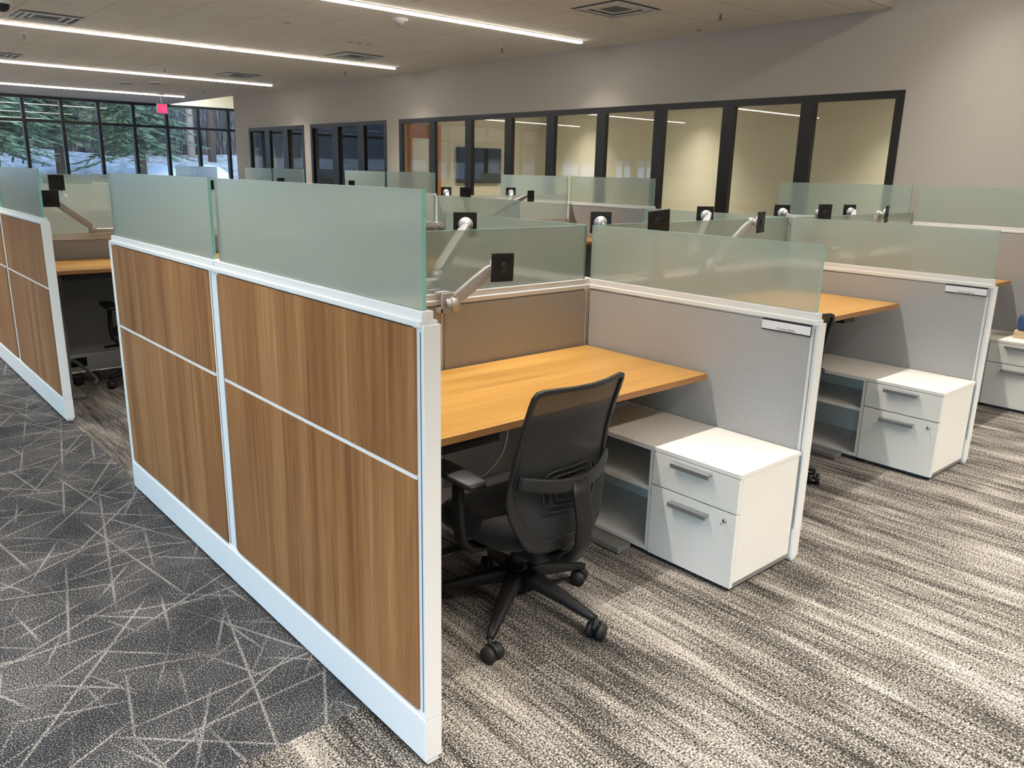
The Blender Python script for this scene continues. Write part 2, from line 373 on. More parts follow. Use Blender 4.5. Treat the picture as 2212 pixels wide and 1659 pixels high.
# left wall with punched windows
LW = [(-5.0, -3.2), (-2.6, -.8), (-.2, 1.6), (2.2, 4.0), (16.75, 17.62), (17.80, 18.65), (19.4, 21.4)]
LZ = (.85, 2.12)
TALL = (.12, 2.75); YT = 4.3                                # full-height glazing beside the near zone, punched windows beyond
g = [(XL-.15, XL, YB, YT, 0, TALL[0]), (XL-.15, XL, YB, YT, TALL[1], ZN), (XL-.15, XL, YT, YW, 0, LZ[0]), (XL-.15, XL, YT, YW, LZ[1], ZN)]
prev = YB
for a, b in LW:
    z0, z1 = TALL if b < YT else LZ
    if prev < YT < a: g += [(XL-.15, XL, prev, YT, *TALL), (XL-.15, XL, YT, a, *LZ)]
    else: g.append((XL-.15, XL, prev, a, z0, z1))
    prev = b
g.append((XL-.15, XL, prev, YW, LZ[0], LZ[1]))
struct('wall_left', 'wall', g)
def window_obj(n, panes, frames, glass='glass'):
    e = empty(n, (0, 0, 0)); e['kind'] = 'structure'
    b = MB()
    for q in frames: b.box(*q)
    b.build('window_frame', M['black'], e)
    for q in panes: MB().box(*q).build('pane', M[glass], e)
    return e
fr, pn = [], []
for a, b in LW:
    z0, z1 = TALL if b < YT else LZ; x0, x1 = XL-.13, XL-.05
    for q in ((a, a+.05), ((a+b)/2-.025, (a+b)/2+.025), (b-.05, b)): fr.append((x0, x1, q[0], q[1], z0, z1))
    fr += [(x0, x1, a, b, z0, z0+.05), (x0, x1, a, b, z1-.05, z1)]
    pn.append((XL-.10, XL-.094, a+.04, b-.04, z0+.04, z1-.04))
window_obj('window_5', pn, fr, 'glass_left')
def portal(x, y, z, sx, sy, rot):
    ld = bpy.data.lights.new('window_portal', 'AREA'); ld.shape = 'RECTANGLE'; ld.size = sx; ld.size_y = sy; ld.cycles.is_portal = True
    o = bpy.data.objects.new('window_portal', ld); C.objects.link(o); o.location = (x, y, z); o.rotation_euler = rot
portal(XL-.16, -.5, 1.43, 2.64, 9.2, (0, -PI/2, 0)); portal(XL-.16, 19, 1.485, 1.27, 5, (0, -PI/2, 0)); portal(3, YW+.2, 2.18, 20, 1.95, (-PI/2, 0, 0))
# interior glazing of the right wall: black frames flush with the wall
def glazing(n, y0, y1, mull, mw=.16, dp=(-.01, .055)):
    fr, pn = [], []; xa, xb = XW+dp[0], XW+dp[1]
    fr += [(xa, xb, y0, y1, HEAD-.075, HEAD), (xa, xb, y0, y0+.085, 0, HEAD-.075), (xa, xb, y1-.085, y1, 0, HEAD-.075), (xa, xb, y0, y1, 0, .09)]
    ed = [y0+.085]
    for q in mull: fr.append((xa, xb, q-mw/2, q+mw/2, .09, HEAD-.075)); ed += [q-mw/2, q+mw/2]
    ed.append(y1-.085)
    for k in range(0, len(ed), 2): pn.append((XW+.025, XW+.031, ed[k], ed[k+1], .09, HEAD-.075))
    return window_obj(n, pn, fr)
glazing('window_1', *W3, [3.14, 4.13, 5.14, 6.12, 7.10, 8.02, 9.00, 10.0])
glazing('window_2', *W2, [12.32, 13.30], .24)
glazing('window_3', *W1, [15.50, 16.40], .24)
# window wall at the far end
zt, zh_, zs = 2.60, 3.145, 1.20
mull = [3.58+.885*k for k in range(-12, 11)]
fr = [(XL, 13.1, YW-.04, YW+.12, zh_, ZC), (XL, 13.1, YW-.02, YW+.10, zt-.035, zt+.035), (XL, 13.1, YW-.04, YW+.12, zs-.10, zs)]
for q in mull: fr.append((q-.04, q+.04, YW-.05, YW+.10, zs, zh_))
pn = []
for a, b in zip([XL]+mull, mull+[13.1]):
    pn.append((a+.04, b-.04, YW+.03, YW+.036, zs, zh_))
window_obj('window_4', pn, fr, 'glass_out')
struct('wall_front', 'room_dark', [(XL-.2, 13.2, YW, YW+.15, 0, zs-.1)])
struct('trim_2', 'wall_room', [(XW, 13.2, YW-.02, YW+.15, ZC, 4.0)])
# rooms behind the right wall
struct('wall_room', 'wall_room', [(11.0, 11.1, 1.9, 11.5, 0, 2.8), (XW+T_, 11.0, 11.38, 11.48, 0, 2.8), (XW+T_, 11.0, 1.85, 1.95, 0, 2.8)])
struct('ceiling_4', 'ceil', [(XW+T_, 11.1, 1.85, 11.48, 2.80, 2.9)])
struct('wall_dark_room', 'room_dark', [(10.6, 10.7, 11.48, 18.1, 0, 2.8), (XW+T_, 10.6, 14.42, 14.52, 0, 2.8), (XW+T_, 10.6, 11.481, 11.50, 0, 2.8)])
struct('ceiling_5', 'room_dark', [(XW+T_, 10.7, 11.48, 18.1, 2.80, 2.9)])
# timber door with a glazed lite on the partition of the meeting room
d = empty('door_1', (0, 0, 0)); d['kind'] = 'structure'
b = MB(); yy = (11.33, 11.38)
for q in ((7.52, 7.70, 0, 2.42), (8.17, 8.36, 0, 2.42), (7.70, 8.17, 2.17, 2.42), (7.70, 8.17, 0, .25)): b.box(q[0], q[1], *yy, q[2], q[3])
b.build('door_leaf', M['door'], d)
MB().box(7.70, 8.17, 11.35, 11.356, .25, 2.17).build('pane', M['ped'], d)
MB().cyl((7.60, 11.32, 1.0), (7.60, 11.27, 1.0), .012).cyl((7.60, 11.275, 1.0), (7.72, 11.275, 1.0), .010).build('door_handle', M['metal'], d)
t = empty('television', (9.31, 11.375, 1.70), 0, 'large flat television mounted on the meeting room partition behind the glass', 'television')
bx('screen', 'tv', t, -.55, .55, -.065, -.055, -.33, .33); bx('bezel', 'plastic', t, -.56, .56, -.055, -.02, -.34, .34); bx('wall_bracket', 'plastic', t, -.2, .2, -.02, 0, -.2, .2)

# ------------------------------------------------------------------ lights in the ceilings
def led(name, x0, x1, y, z, m, label, group, w=.055):
    e = empty(name, ((x0+x1)/2, y, z), 0, label, 'ceiling light', group); L = (x1-x0)/2
    b = MB(); b.box(-L-.03, L+.03, -w/2-.018, -w/2, -.006, .0).box(-L-.03, L+.03, w/2, w/2+.018, -.006, .0).box(-L-.03, -L, -w/2, w/2, -.028, .0).box(L, L+.03, -w/2, w/2, -.028, .0)
    b.build('housing', M['white'], e)
    MB().box(-L, L, -w/2, w/2, -.026, .0).build('diffuser', M[m], e)
    ld = bpy.data.lights.new(name+'_lamp', 'AREA'); ld.shape = 'RECTANGLE'; ld.size = 2*L; ld.size_y = w; ld.energy = {'led': W_MAIN, 'led_near': W_NEAR*(2.5 if y < 0 else .80), 'led_room': W_ROOM}[m]
    ld.color = (1.0, .925, .83) if m != 'led_room' else (1.0, .91, .72); ld.spread = math.radians(104)
    lo = bpy.data.objects.new('lamp', ld); C.objects.link(lo); lo.parent = e; lo.location = (0, 0, -.030)
    return e
pos = ['nearest ceiling line, ending by the grey wall above the square diffuser', 'second ceiling line from the front', 'third ceiling line from the front', 'farthest ceiling line, just before the windows']
ZL = ZC-.002
for (y, x1), l in zip(((6.08, 6.70), (10.30, 6.66), (14.83, 6.62), (19.45, 6.48)), pos):
    led('linear_light', -6.0, x1, y, ZL, 'led', 'recessed white linear light, '+l, 'recessed linear lights')
for y, l in ((1.30, 'over the front desks'), (-2.6, 'behind the camera')):
    led('linear_light', -6.0, 6.70, y, ZN, 'led_near', 'recessed linear light of the high ceiling '+l, 'recessed linear lights')
for y, l in ((3.6, 'nearest'), (7.2, 'middle'), (9.9, 'farthest')):
    led('linear_light', 8.1, 10.6, y, 2.80, 'led_room', 'warm linear light in the glazed meeting room, %s one' % l, 'meeting room lights')
def diffuser(x, y, label):
    e = empty('air_diffuser', (x, y, ZC), 0, label, 'vent', 'square air diffusers')
    b = MB()
    for a in (.33, .25, .17, .09):
        w = .035
        for q in ((-a, a, -a, -a+w), (-a, a, a-w, a), (-a, -a+w, -a+w, a-w), (a-w, a, -a+w, a-w)):
            z = -.022+.03*(.33-a)/.33
            b.box(*q, z, z+.006)
    b.build('louvre', M['white'], e)
    bx('backing', 'slot', e, -.32, .32, -.32, .32, -.003, -.001)
diffuser(5.45, 4.38, 'square louvred air diffuser nearest the camera beside the first light line')
diffuser(5.50, 9.60, 'square air diffuser just before the end of the second light line')
diffuser(5.41, 13.6, 'square air diffuser just before the end of the third light line')
diffuser(1.42, 9.55, 'square air diffuser at the left beside the second light line')
diffuser(1.62, 13.95, 'square air diffuser at the left edge between second and third light lines')
spk = [(6.328, 3.733, 'nearest sprinkler head right of the first light line'), (6.377, 7.243, 'sprinkler head beside the end of the first light line'),
       (6.373, 11.39, 'sprinkler head beyond the end of the second light line'), (1.491, 11.17, 'leftmost sprinkler head under the second light line'),
       (4.096, 13.64, 'sprinkler head above the middle of the third light line'), (6.282, 13.98, 'sprinkler head above the end of the third light line'), (6.2, 17.4, 'farthest sprinkler head near the wall corner')]
for x, y, l in spk:
    e = empty('sprinkler_head', (x, y, ZC), 0, l, 'sprinkler', 'ceiling sprinkler heads')
    MB().cyl((0, 0, -.008), (0, 0, 0), .035, n=20).build('escutcheon', M['white'], e)
    MB().cyl((0, 0, -.06), (0, 0, -.008), .008).box(-.016, -.012, -.004, .004, -.06, -.02).box(.012, .016, -.004, .004, -.06, -.02).build('nozzle', M['handle'], e)
    MB().cyl((0, 0, -.066), (0, 0, -.062), .026, n=16).build('deflector', M['handle'], e)
e = empty('smoke_detector', (4.266, 6.5, ZC), 0, 'round domed smoke detector just beyond the nearest light line', 'detector')
MB().cyl((0, 0, -.03), (0, 0, 0), .085, .085, 28).build('base', M['ped'], e); MB().sphere((0, 0, -.03), .062, 1, 1, .85, n=24).build('dome', M['silver'], e)
e = empty('security_camera', (.84, 8.78, ZC), 0, 'dark dome security camera in the top left corner of the ceiling', 'camera')
MB().cyl((0, 0, -.04), (0, 0, 0), .10, .11, 28).build('base', M['ped'], e); MB().sphere((0, 0, -.045), .075, 1, 1, .95, n=24).build('dome', M['tv'], e)
for x, y, l in ((4.43, 16.98, 'left of two round speakers between the third and farthest light lines'), (4.85, 16.42, 'right of two round speakers between the third and farthest light lines')):
    e = empty('ceiling_speaker', (x, y, ZC), 0, l, 'speaker', 'far ceiling speakers')
    MB().cyl((0, 0, -.02), (0, 0, 0), .13, n=24).build('grille', M['slot'], e); MB().cyl((0, 0, -.024), (0, 0, -.0), .14, n=24, cap=False).build('rim', M['ped'], e)
for x, y, l in ((4.775, 8.45, 'left of three small discs in a row on the ceiling'), (4.896, 8.43, 'middle of three small discs in a row on the ceiling'), (5.04, 8.44, 'right of three small discs in a row on the ceiling'), (3.51, 7.73, 'lone flush disc on the ceiling between first and second light lines'), (7.0, 4.50, 'flush disc close to the grey wall beyond the nearest sprinkler'), (3.46, 11.03, 'lone flush disc beyond the second light line')):
    tag(MB().cyl((x, y, ZC-.008), (x, y, ZC), .038, n=20).build('cover_plate', M['wall']), l+', pale round cover plate', 'cover plate', 'round ceiling cover plates')
e = empty('exit_sign', (5.886, 19.3, 2.885), .55, 'glowing red exit sign hanging near the far windows', 'sign')
bx('housing', 'ped', e, -.17, .17, -.012, .012, -.11, .11); bx('canopy', 'ped', e, -.10, .10, -.03, .03, ZC-2.885-.02, ZC-2.885)
MB().cyl((0, 0, .11), (0, 0, ZC-2.885-.02), .008).build('stem', M['ped'], e)
bx('panel', 'red', e, -.155, .155, -.015, -.012, -.095, .095); text('lettering', 'EXIT', .17, 'paper', e, (0, -.016, 0), (PI/2, 0, 0))

# ------------------------------------------------------------------ partitions
PT = .046; WS = 1.92; YM = 1.262; BLK = 3.968
def glass_screen(root, u0, u1, z0, z1, axis='y'):
    b = MB(); t0, t1 = PT/2-.006, PT/2+.006
    b.box(*( (t0, t1, u0, u1) if axis == 'y' else (u0, u1, t0, t1)), z0, z1, 'frost')
    gi = b.mi('gedge'); k = 0 if axis == 'y' else 1
    for f in b.bm.faces:
        if abs(f.calc_center_median()[k]-PT/2) < .004: f.material_index = gi
    return b.build('glass_screen', M['frost'], root)
def cap(root, u0, u1, z0, z1):
    zz = z0+(z1-z0)*.42
    MB().box(-.004, PT+.004, u0, u1, z0, zz, bev=.003).box(.006, PT-.006, u0+.004, u1-.004, zz-.002, z1, bev=.002).build('top_cap', M['white'], root)
def panel(u0, u1, tall, near_end, far_end, left='fabric', right='fabric', plate=None):
    """one run along +y from u0 to u1: root Empty with frame, tiles, base cover, cap, glass"""
    root = empty('partition', (0, 0, 0)); H = 1.24 if tall else 1.035; Hc = 1.28 if tall else 1.085; Hg = 1.565 if tall else 1.355
    e = .012; b = MB()
    pw = .050; ia, ib = (.033 if near_end else .045), (.033 if far_end else .045)   # post width, tile insets
    ya = u0+(.004 if near_end else 0); yb = u1-(.004 if far_end else 0)
    for q in ((ya, ya+pw), (yb-pw, yb)):
        b.box(.004, PT-.004, q[0], q[1], .005, H+.003, 'white')
        for x in (.0035, PT-.0035):                            # slotted standards
            for yy in (((ya+ia-.018, ya+ia-.0155),) if q[0] == ya else ((yb-ib+.0155, yb-ib+.018),)):
                b.box(x-.001, x+.001, yy[0], yy[1], .165, H-.01, 'slot')
    b.box(e, PT-e, ya+pw, yb-pw, .03, H, 'white')
    b.build('frame', M['white'], root)
    for side, kind in ((0, left), (1, right)):
        if kind is None: continue
        x0, x1 = (-.002, e) if side == 0 else (PT-e, PT+.002)
        a_, b_ = ya+ia, yb-ib
        if kind == 'wood':
            bx('wood_tile', 'wood', root, x0, x1, a_, b_, .858, H-.002, bev=.0015); bx('wood_tile', 'wood', root, x0, x1, a_, b_, .165, .846, bev=.0015)
            bx('rail', 'white', root, x0+.001, x1-.001, a_, b_, .846, .858)
        else:
            bx('fabric_tile', 'fabric', root, x0, x1, a_, b_, .165, H-.006, bev=.0015)
    MB().box(-.005, PT+.005, u0, u1, .018, .152, bev=.003).box(-.002, PT+.002, u0, u1, .152, .158).box(.008, PT-.008, u0+.05, u0+.09, 0, .02, 'rubber').box(.008, PT-.008, u1-.09, u1-.05, 0, .02, 'rubber').build('base_cover', M['white'], root) if False else None
    bc = MB(); bc.box(-.005, PT+.005, u0, u1, .018, .150, M['white'], bev=.003); bc.box(-.001, PT+.001, u0, u1, .150, .158, M['white'])
    for q in (u0+.05, u1-.09): bc.box(.008, PT-.008, q, q+.04, 0, .02, M['rubber'])
    bc.build('base_cover', M['white'], root)
    if near_end: MB().box(-.003, PT+.003, u0-.002, u0+.006, .152, H+.010, bev=.002).build('end_trim', M['white'], root)
    if far_end: MB().box(-.003, PT+.003, u1-.006, u1+.002, .152, H+.010, bev=.002).build('end_trim', M['white'], root)
    cap(root, u0+(.012 if near_end else 0), u1-(.012 if far_end else 0), H+.002, Hc)
    glass_screen(root, u0+.030, u1-.030, Hc-.006, Hg)
    return root
def spine():
    root = empty('spine_partition', (0, 0, 0)); L = WS-PT; H, Hc, Hg = 1.035, 1.085, 1.355; e = .012
    b = MB(); pw = .036
    for q in ((0, pw), (L/2-pw/2, L/2+pw/2), (L-pw, L)):
        b.box(q[0], q[1], .004, PT-.004, .005, H+.003, 'white')
        for y in (.0035, PT-.0035):
            for xx in ((q[0]+.009, q[0]+.0125), (q[1]-.0125, q[1]-.009)): b.box(xx[0], xx[1], y-.001, y+.001, .165, H-.01, 'slot')
    b.box(pw, L-pw, e, PT-e, .03, H, 'white'); b.build('frame', M['white'], root)
    for y0, y1 in ((-.002, e), (PT-e, PT+.002)):
        for x0, x1 in ((.030, L/2-.013), (L/2+.013, L-.030)): bx('fabric_tile', 'fabric', root, x0, x1, y0, y1, .165, H-.006, bev=.0015)
    bc = MB(); bc.box(0, L, -.005, PT+.005, .018, .150, M['white'], bev=.003); bc.box(0, L, -.001, PT+.001, .150, .158, M['white'])
    for q in (.05, L-.09): bc.box(q, q+.04, .008, PT-.008, 0, .02, M['rubber'])
    bc.build('base_cover', M['white'], root)
    zz = H+.023
    MB().box(0, L, -.004, PT+.004, H+.002, zz, bev=.003).box(.004, L-.004, .006, PT-.006, zz-.002, Hc, bev=.002).build('top_cap', M['white'], root)
    glass_screen(root, .022, L-.022, Hc-.006, Hg, 'x')
    return root
P0 = panel(0, YM+PT, True, True, False, 'wood', 'fabric'); P1 = panel(YM+PT, 2.57, True, False, True, 'wood', 'fabric')
P2 = panel(0, YM+PT, False, True, False); P3 = panel(YM+PT, 2.57, False, False, True)
P4 = panel(0, YM+PT, True, True, False, 'fabric', 'wood'); P5 = panel(YM+PT, 2.57, True, False, True, 'fabric', 'wood')
SP = spine()
protos = {'P0': P0, 'P1': P1, 'P2': P2, 'P3': P3, 'P4': P4, 'P5': P5, 'SP': SP}; used = set()
def place(k, loc, label, cat, group):
    o = protos[k] if k not in used else dup(protos[k]); used.add(k)
    o.location = loc; o['label'] = label; o['category'] = cat; o['group'] = group; return o
rows = ['nearest row of workstations', 'second row of workstations', 'third row of workstations', 'fourth row of workstations', 'farthest row of workstations']
ord_ = ['first', 'second', 'third']
for b in range(5):
    y0 = b*BLK; R = rows[b]
    if b < 3: place('P0', (0, y0, 0), 'tall wood-clad aisle end panel, near half, %s' % R, 'partition', 'tall wood-clad end partitions')
    if b < 2: place('P1', (0, y0, 0), 'tall wood-clad aisle end panel, far half, %s' % R, 'partition', 'tall wood-clad end partitions')
    for i in (1, 2):
        place('P2', (WS*i, y0, 0), 'low grey partition between %s and %s front desks, %s' % (ord_[i-1], ord_[i], R), 'partition', 'low fabric side partitions')
        place('P3', (WS*i, y0, 0), 'low grey partition between %s and %s rear desks, %s' % (ord_[i-1], ord_[i], R), 'partition', 'low fabric side partitions')
    place('P4', (WS*3, y0, 0), 'tall end panel on the grey wall side, near half, %s' % R, 'partition', 'tall end partitions by the wall')
    place('P5', (WS*3, y0, 0), 'tall end panel on the grey wall side, far half, %s' % R, 'partition', 'tall end partitions by the wall')
    for i in range(3):
        place('SP', (WS*i+PT, y0+YM, 0), 'low spine panel with frosted glass behind %s desk, %s' % (ord_[i], R), 'partition', 'spine partitions')

# ------------------------------------------------------------------ desks
def make_desk(h, left=.075, right=1.900):
    """front edge at local y 0, back at .76; origin at floor"""
    r = empty('sit_stand_desk', (0, 0, 0)); T = .028
    b = MB(); b.box(left, right, 0, .755, h-T, h, M['desk'])
    i = b.mi(M['deskedge'])
    b.bm.faces.ensure_lookup_table()
    for f in b.bm.faces:
        if abs(f.normal.z) < .5: f.material_index = i
    o = b.build('desk_top', M['desk'], r); md = o.modifiers.new('b', 'BEVEL'); md.width = .002; md.segments = 2; md.limit_method = 'ANGLE'
    MB().box(left+.12, right-.42, .33, .43, h-T-.05, h-T-.002).box(left+.085, left+.165, .08, .66, h-T-.03, h-T-.001).box(right-.52, right-.44, .08, .66, h-T-.03, h-T-.001).build('crossbeam', M['leg'], r)
    for x in (left+.125, right-.48):
        MB().box(x-.04, x+.04, .345, .415, .03, .42, bev=.004).box(x-.033, x+.033, .352, .408, .42, h-T-.02).build('leg', M['leg'], r)
        MB().box(x-.042, x+.042, .02, .72, .004, .032, bev=.005).build('foot', M['leg'], r)
    k = bx('control_pad', 'plastic', r, right-.68, right-.56, -.004, .05, h-T-.022, h-T-.001, bev=.002)
    ps = MB().box(left+.12, left+.62, .03, .09, h-T-.045, h-T-.001, bev=.003)
    for i in range(9): ps.box(left+.20+i*.022, left+.21+i*.022, .028, .031, h-T-.030, h-T-.018)
    ps.build('power_strip', M['plastic'], r)
    bx('cable_tray', 'plastic', r, left+.45, right-.6, .48, .68, h-T-.09, h-T-.03)
    return r
dk = {}
def desk(st, b, back, h, label):
    if h not in dk: o = dk[h] = make_desk(h)
    else: o = dup(dk[h])
    if back: o.location = (WS*st+WS+PT*.5-.02+.0, b*BLK+2.08, 0); o.rotation_euler = (0, 0, PI); o.location.x = WS*(st+1)+PT
    else: o.location = (WS*st, b*BLK+.494, 0)
    o['label'] = label; o['category'] = 'desk'; o['group'] = 'golden oak sit-stand desks'
HT = {(0, 0, 0): .744, (0, 1, 0): .890, (0, 2, 0): .890, (1, 0, 0): .900, (1, 1, 0): .744, (1, 2, 0): .890}
bk = ['front', 'rear']
for (b, st, back), h in sorted(HT.items()):
    desk(st, b, back, h, '%s oak desk from the left, %s side, %s row' % (ord_[st], bk[back], ('nearest', 'second')[b]) + (', set low' if h < .8 else ', raised'))

# ------------------------------------------------------------------ pedestals and open shelves
def make_ped():
    r = empty('file_pedestal', (0, 0, 0)); D = .441; w0, w1, H = .012, .430, .505; x0 = 0
    b = MB(); b.box(.018, D, w0, w0+.018, .022, H-.018).box(.018, D, w1-.018, w1, .022, H-.018).box(.018, D, w0, w1, .022, .042).box(D-.01, D, w0, w1, .022, H-.018)
    b.build('body', M['ped'], r)
    bx('top_panel', 'ped', r, 0, D, w0-.002, w1+.001, H-.018, H, bev=.0012)
    MB().box(.04, D-.02, w0+.03, w1-.03, 0, .022).build('plinth', M['slot'], r)
    for z0, z1, hz, n in ((.341, H-.021, .462, 1), (.022, .336, .290, 2)):
        d = bx('drawer', 'ped', r, -.001, .018, w0+.001, w1-.001, z0, z1, bev=.0012)
        hb = MB(); hb.prism([(-.030, hz+.008), (-.001, hz+.010), (-.001, hz+.004), (-.024, hz+.002), (-.024, hz-.010), (-.030, hz-.010)], w0+.125, w0+.312); hb.build('handle', M['handle'], d)
        if n == 2:
            MB().cyl((-.006, w0+.050, hz+.010), (0, w0+.050, hz+.010), .009, n=20).build('lock', M['metal'], d)
            MB().box(-.012, -.006, w0+.049, w0+.051, hz+.003, hz+.017).box(-.030, -.012, w0+.049, w0+.0505, hz-.001, hz+.009).build('key', M['metal'], d)
    return r
def make_shelf():
    r = empty('open_shelf', (0, 0, 0)); D = .441; a, b_, H = .432, 1.250, .503
    bx('top_panel', 'ped', r, .002, D, a, b_, H-.020, H, bev=.001)
    bx('side_panel', 'ped', r, .004, D, a+.001, a+.019, .022, H-.020); bx('side_panel', 'ped', r, .004, D, b_-.019, b_-.001, .022, H-.020)
    bx('back_panel', 'ped', r, D-.012, D, a+.019, b_-.019, .022, H-.020)
    bx('shelf_board', 'ped', r, .008, D-.012, a+.019, b_-.019, .300, .318); bx('bottom_board', 'ped', r, .006, D-.012, a+.019, b_-.019, .022, .040)
    MB().box(.04, D-.02, a+.03, b_-.03, 0, .022).build('plinth', M['slot'], r)
    return r
pe, se = make_ped(), make_shelf()
lab = ['beside the nearest chair', 'in the second bay', 'in the third bay, right edge']
for i in range(3):
    o, s_ = (pe, se) if i == 0 else (dup(pe), dup(se))
    o.location = (WS*(i+1)-.441-.006, 0, 0); s_.location = (WS*(i+1)-.441-.006, 0, 0)
    o['label'] = 'white two-drawer file pedestal '+lab[i]; o['category'] = 'pedestal'; o['group'] = 'white file pedestals'
    s_['label'] = 'open white two-level shelf unit '+lab[i]; s_['category'] = 'shelf'; s_['group'] = 'open white shelves'
e = empty('carton', (5.585, .26, .505), .1, 'small tan carton under a blue cloth on the third white pedestal at the right edge', 'box')
bx('box', 'tan', e, -.09, .09, -.09, .09, 0, .055, bev=.004); MB().box(-.085, .085, -.085, .085, .055, .175, bev=.035).build('cloth', M['blue'], e)

# name plates
def plate(loc, s, label):
    e = empty('name_plate', loc, 0, label, 'name plate', 'name plates at the panel ends')
    bx('holder', 'plastic', e, -.004, 0, 0, .222, -.002, .045); bx('card', 'paper', e, -.0055, -.004, .001, .221, .003, .039)
    if s: text('lettering', s, .0165, 'ink', e, (-.0058, .108, .010), (PI/2, 0, -PI/2), .0002)
plate((WS-.002, .032, .990), 'Katina Ribbs', 'white name plate at the near end of the first grey partition')
plate((2*WS-.002, .032, .990), 'Brianna Berns', 'white name plate at the near end of the second grey partition')
plate((2*WS-.002, BLK+.032, .990), '', 'small white name plate on the second grey partition of the second row')

# ------------------------------------------------------------------ monitor arms
def arm(base, plate_p, pyaw, side, label, tilt=0, roll=0, mid=None):
    """base: point on the cap of the spine; arm rises to a black mounting plate"""
    r = empty('monitor_arm', base, 0, label, 'monitor arm', 'monitor arms on the partitions')
    B = Vector(base); P = Vector(plate_p)-B; s = side
    MB().box(-.035, .035, min(0, s*.055)-.0, max(0, s*.055), -.075, -.055).box(-.035, .035, s*.045-.008, s*.045+.008, -.075, .012, bev=.002).box(-.03, .03, -.02, .06*(1 if s > 0 else -1) if False else .02, .0, .012).build('clamp', M['silver'], r)
    n = Vector((math.sin(pyaw), -math.cos(pyaw), 0))            # plate normal (towards the sitter)
    back = P - n*.055
    j = Vector(mid)-B if mid else Vector((0, s*.05, .05))+ (Vector((back.x, back.y, 0))-Vector((0, s*.05, 0)))*.25
    zl = min(.035, j.z-.01)
    MB().cyl((0, s*.045, -.04), (0, s*.045, zl+.022), .019, n=18).sweep([(0, s*.045, zl), (j.x, j.y, zl)], .036, .030, power=4).cyl((j.x, j.y, zl-.02), (j.x, j.y, j.z+.03), .021, n=18).build('lower_arm', M['silver'], r)
    d = back-j; L = d.length; k = [j+Vector((0, 0, .02))+ (back-j-Vector((0, 0, .02)))*t for t in (0, .06, .16, .5, .85, .96, 1)]
    MB().sweep([tuple(q) for q in k], 0, 0, ws=[(.034, .036), (.040, .044), (.042, .050), (.042, .050), (.040, .044), (.032, .032), (.022, .022)], power=9, n=16).build('upper_arm', M['silver'], r)
    h = MB(); h.cyl(tuple(back+Vector((0, 0, -.022))), tuple(back+Vector((0, 0, .022))), .017, n=18); h.cyl(tuple(back), tuple(P-n*.016), .014, n=16); h.cyl(tuple(P-n*.022), tuple(P-n*.006), .036, n=28); h.build('tilt_head', M['silver'], r)
    pl = MB(); pl.box(-.058, .058, -.006, .004, -.059, .059, bev=.003)
    for q in ((-.05, -.05), (-.05, .05), (.05, -.05), (.05, .05)): pl.cyl((q[0], -.009, q[1]), (q[0], -.005, q[1]), .004, n=8)
    pl.cyl((0, -.0085, 0), (0, -.005, 0), .026, n=28); pl.cyl((0, -.010, 0), (0, -.0085, 0), .010, n=16)
    o = pl.build('mounting_plate', M['plastic'], r); o.location = P; o.rotation_euler = (tilt, roll, pyaw)
    return r
yf, yb_ = YM, YM+PT
arm((.975, yf-.01, 1.085), (1.088, .985, 1.222), -.02, -1, 'silver monitor arm at the nearest desk with its black plate facing out', 0, .03, mid=(.955, 1.13, 1.06))
arm((2.42, yf-.01, 1.085), (2.24, 1.10, 1.378), -.55, -1, 'left monitor arm of the second front desk, black plate tilted', .25, -.12)
arm((2.88, yf-.01, 1.085), (3.05, 1.01, 1.358), .25, -1, 'right monitor arm of the second front desk, black plate upright')
arm((4.35, yf-.01, 1.085), (3.98, 1.12, 1.385), -.25, -1, 'left monitor arm of the third front desk, plate half hidden by glass')
arm((4.83, yf-.01, 1.085), (4.80, 1.08, 1.368), .30, -1, 'right monitor arm of the third front desk, near the tall end glass')
arm((.975, yb_+.01, 1.085), (1.37, 1.60, 1.352), PI-.50, 1, 'monitor arm of the nearest rear desk blurred behind frosted glass')
arm((2.36, yb_+.01, 1.085), (2.25, 1.51, 1.345), PI-.9, 1, 'monitor arm seen from behind in the gap between the two near glass screens')
arm((2.88, yb_+.01, 1.085), (3.34, 1.60, 1.357), PI-.5, 1, 'monitor arm of the second rear desk with round silver hub')
arm((4.42, yb_+.01, 1.085), (4.27, 1.60, 1.358), PI-.6, 1, 'left monitor arm of the third rear desk')
arm((4.83, yb_+.01, 1.085), (5.29, 1.60, 1.348), PI-.4, 1, 'right monitor arm of the third rear desk with round silver hub')
y1 = BLK+YM; z1_ = 1.085
arm((4.35, y1-.01, z1_), (4.92, 5.0, 1.352), .2, -1, 'monitor arm of the third front desk in the second row')
arm((4.25, y1-.01, z1_), (4.06, 5.05, 1.383), -.3, -1, 'black-plated monitor arm before the meeting room television')
arm((4.83, y1+PT+.01, z1_), (5.20, 5.65, 1.365), PI-.4, 1, 'monitor arm of the third rear desk in the second row')
arm((4.05, y1+PT+.01, z1_), (4.27, 5.66, 1.368), PI-.4, 1, 'monitor arm by the brown door in the second row')
arm((.98, y1-.01, z1_), (.295, 5.08, 1.348), -.15, -1, 'monitor arm reaching left over the first desk of the second row', 0, 0, mid=(.56, 5.13, 1.12))
arm((.60, y1+PT+.01, z1_), (.43, 5.46, 1.452), .2, 1, 'grey monitor arm behind the second row spine near the left aisle')
arm((2.85, y1+PT+.01, z1_), (2.79, 5.62, 1.405), PI-.3, 1, 'monitor arm of the second rear desk in the second row')
y2 = 2*BLK+YM
arm((4.83, y2-.01, z1_), (5.04, 9.0, 1.37), .2, -1, 'monitor arm of the third desk in the third row')
arm((3.75, y2-.01, z1_), (3.94, 9.0, 1.395), .2, -1, 'right of two monitor arms at the third row, second desk')
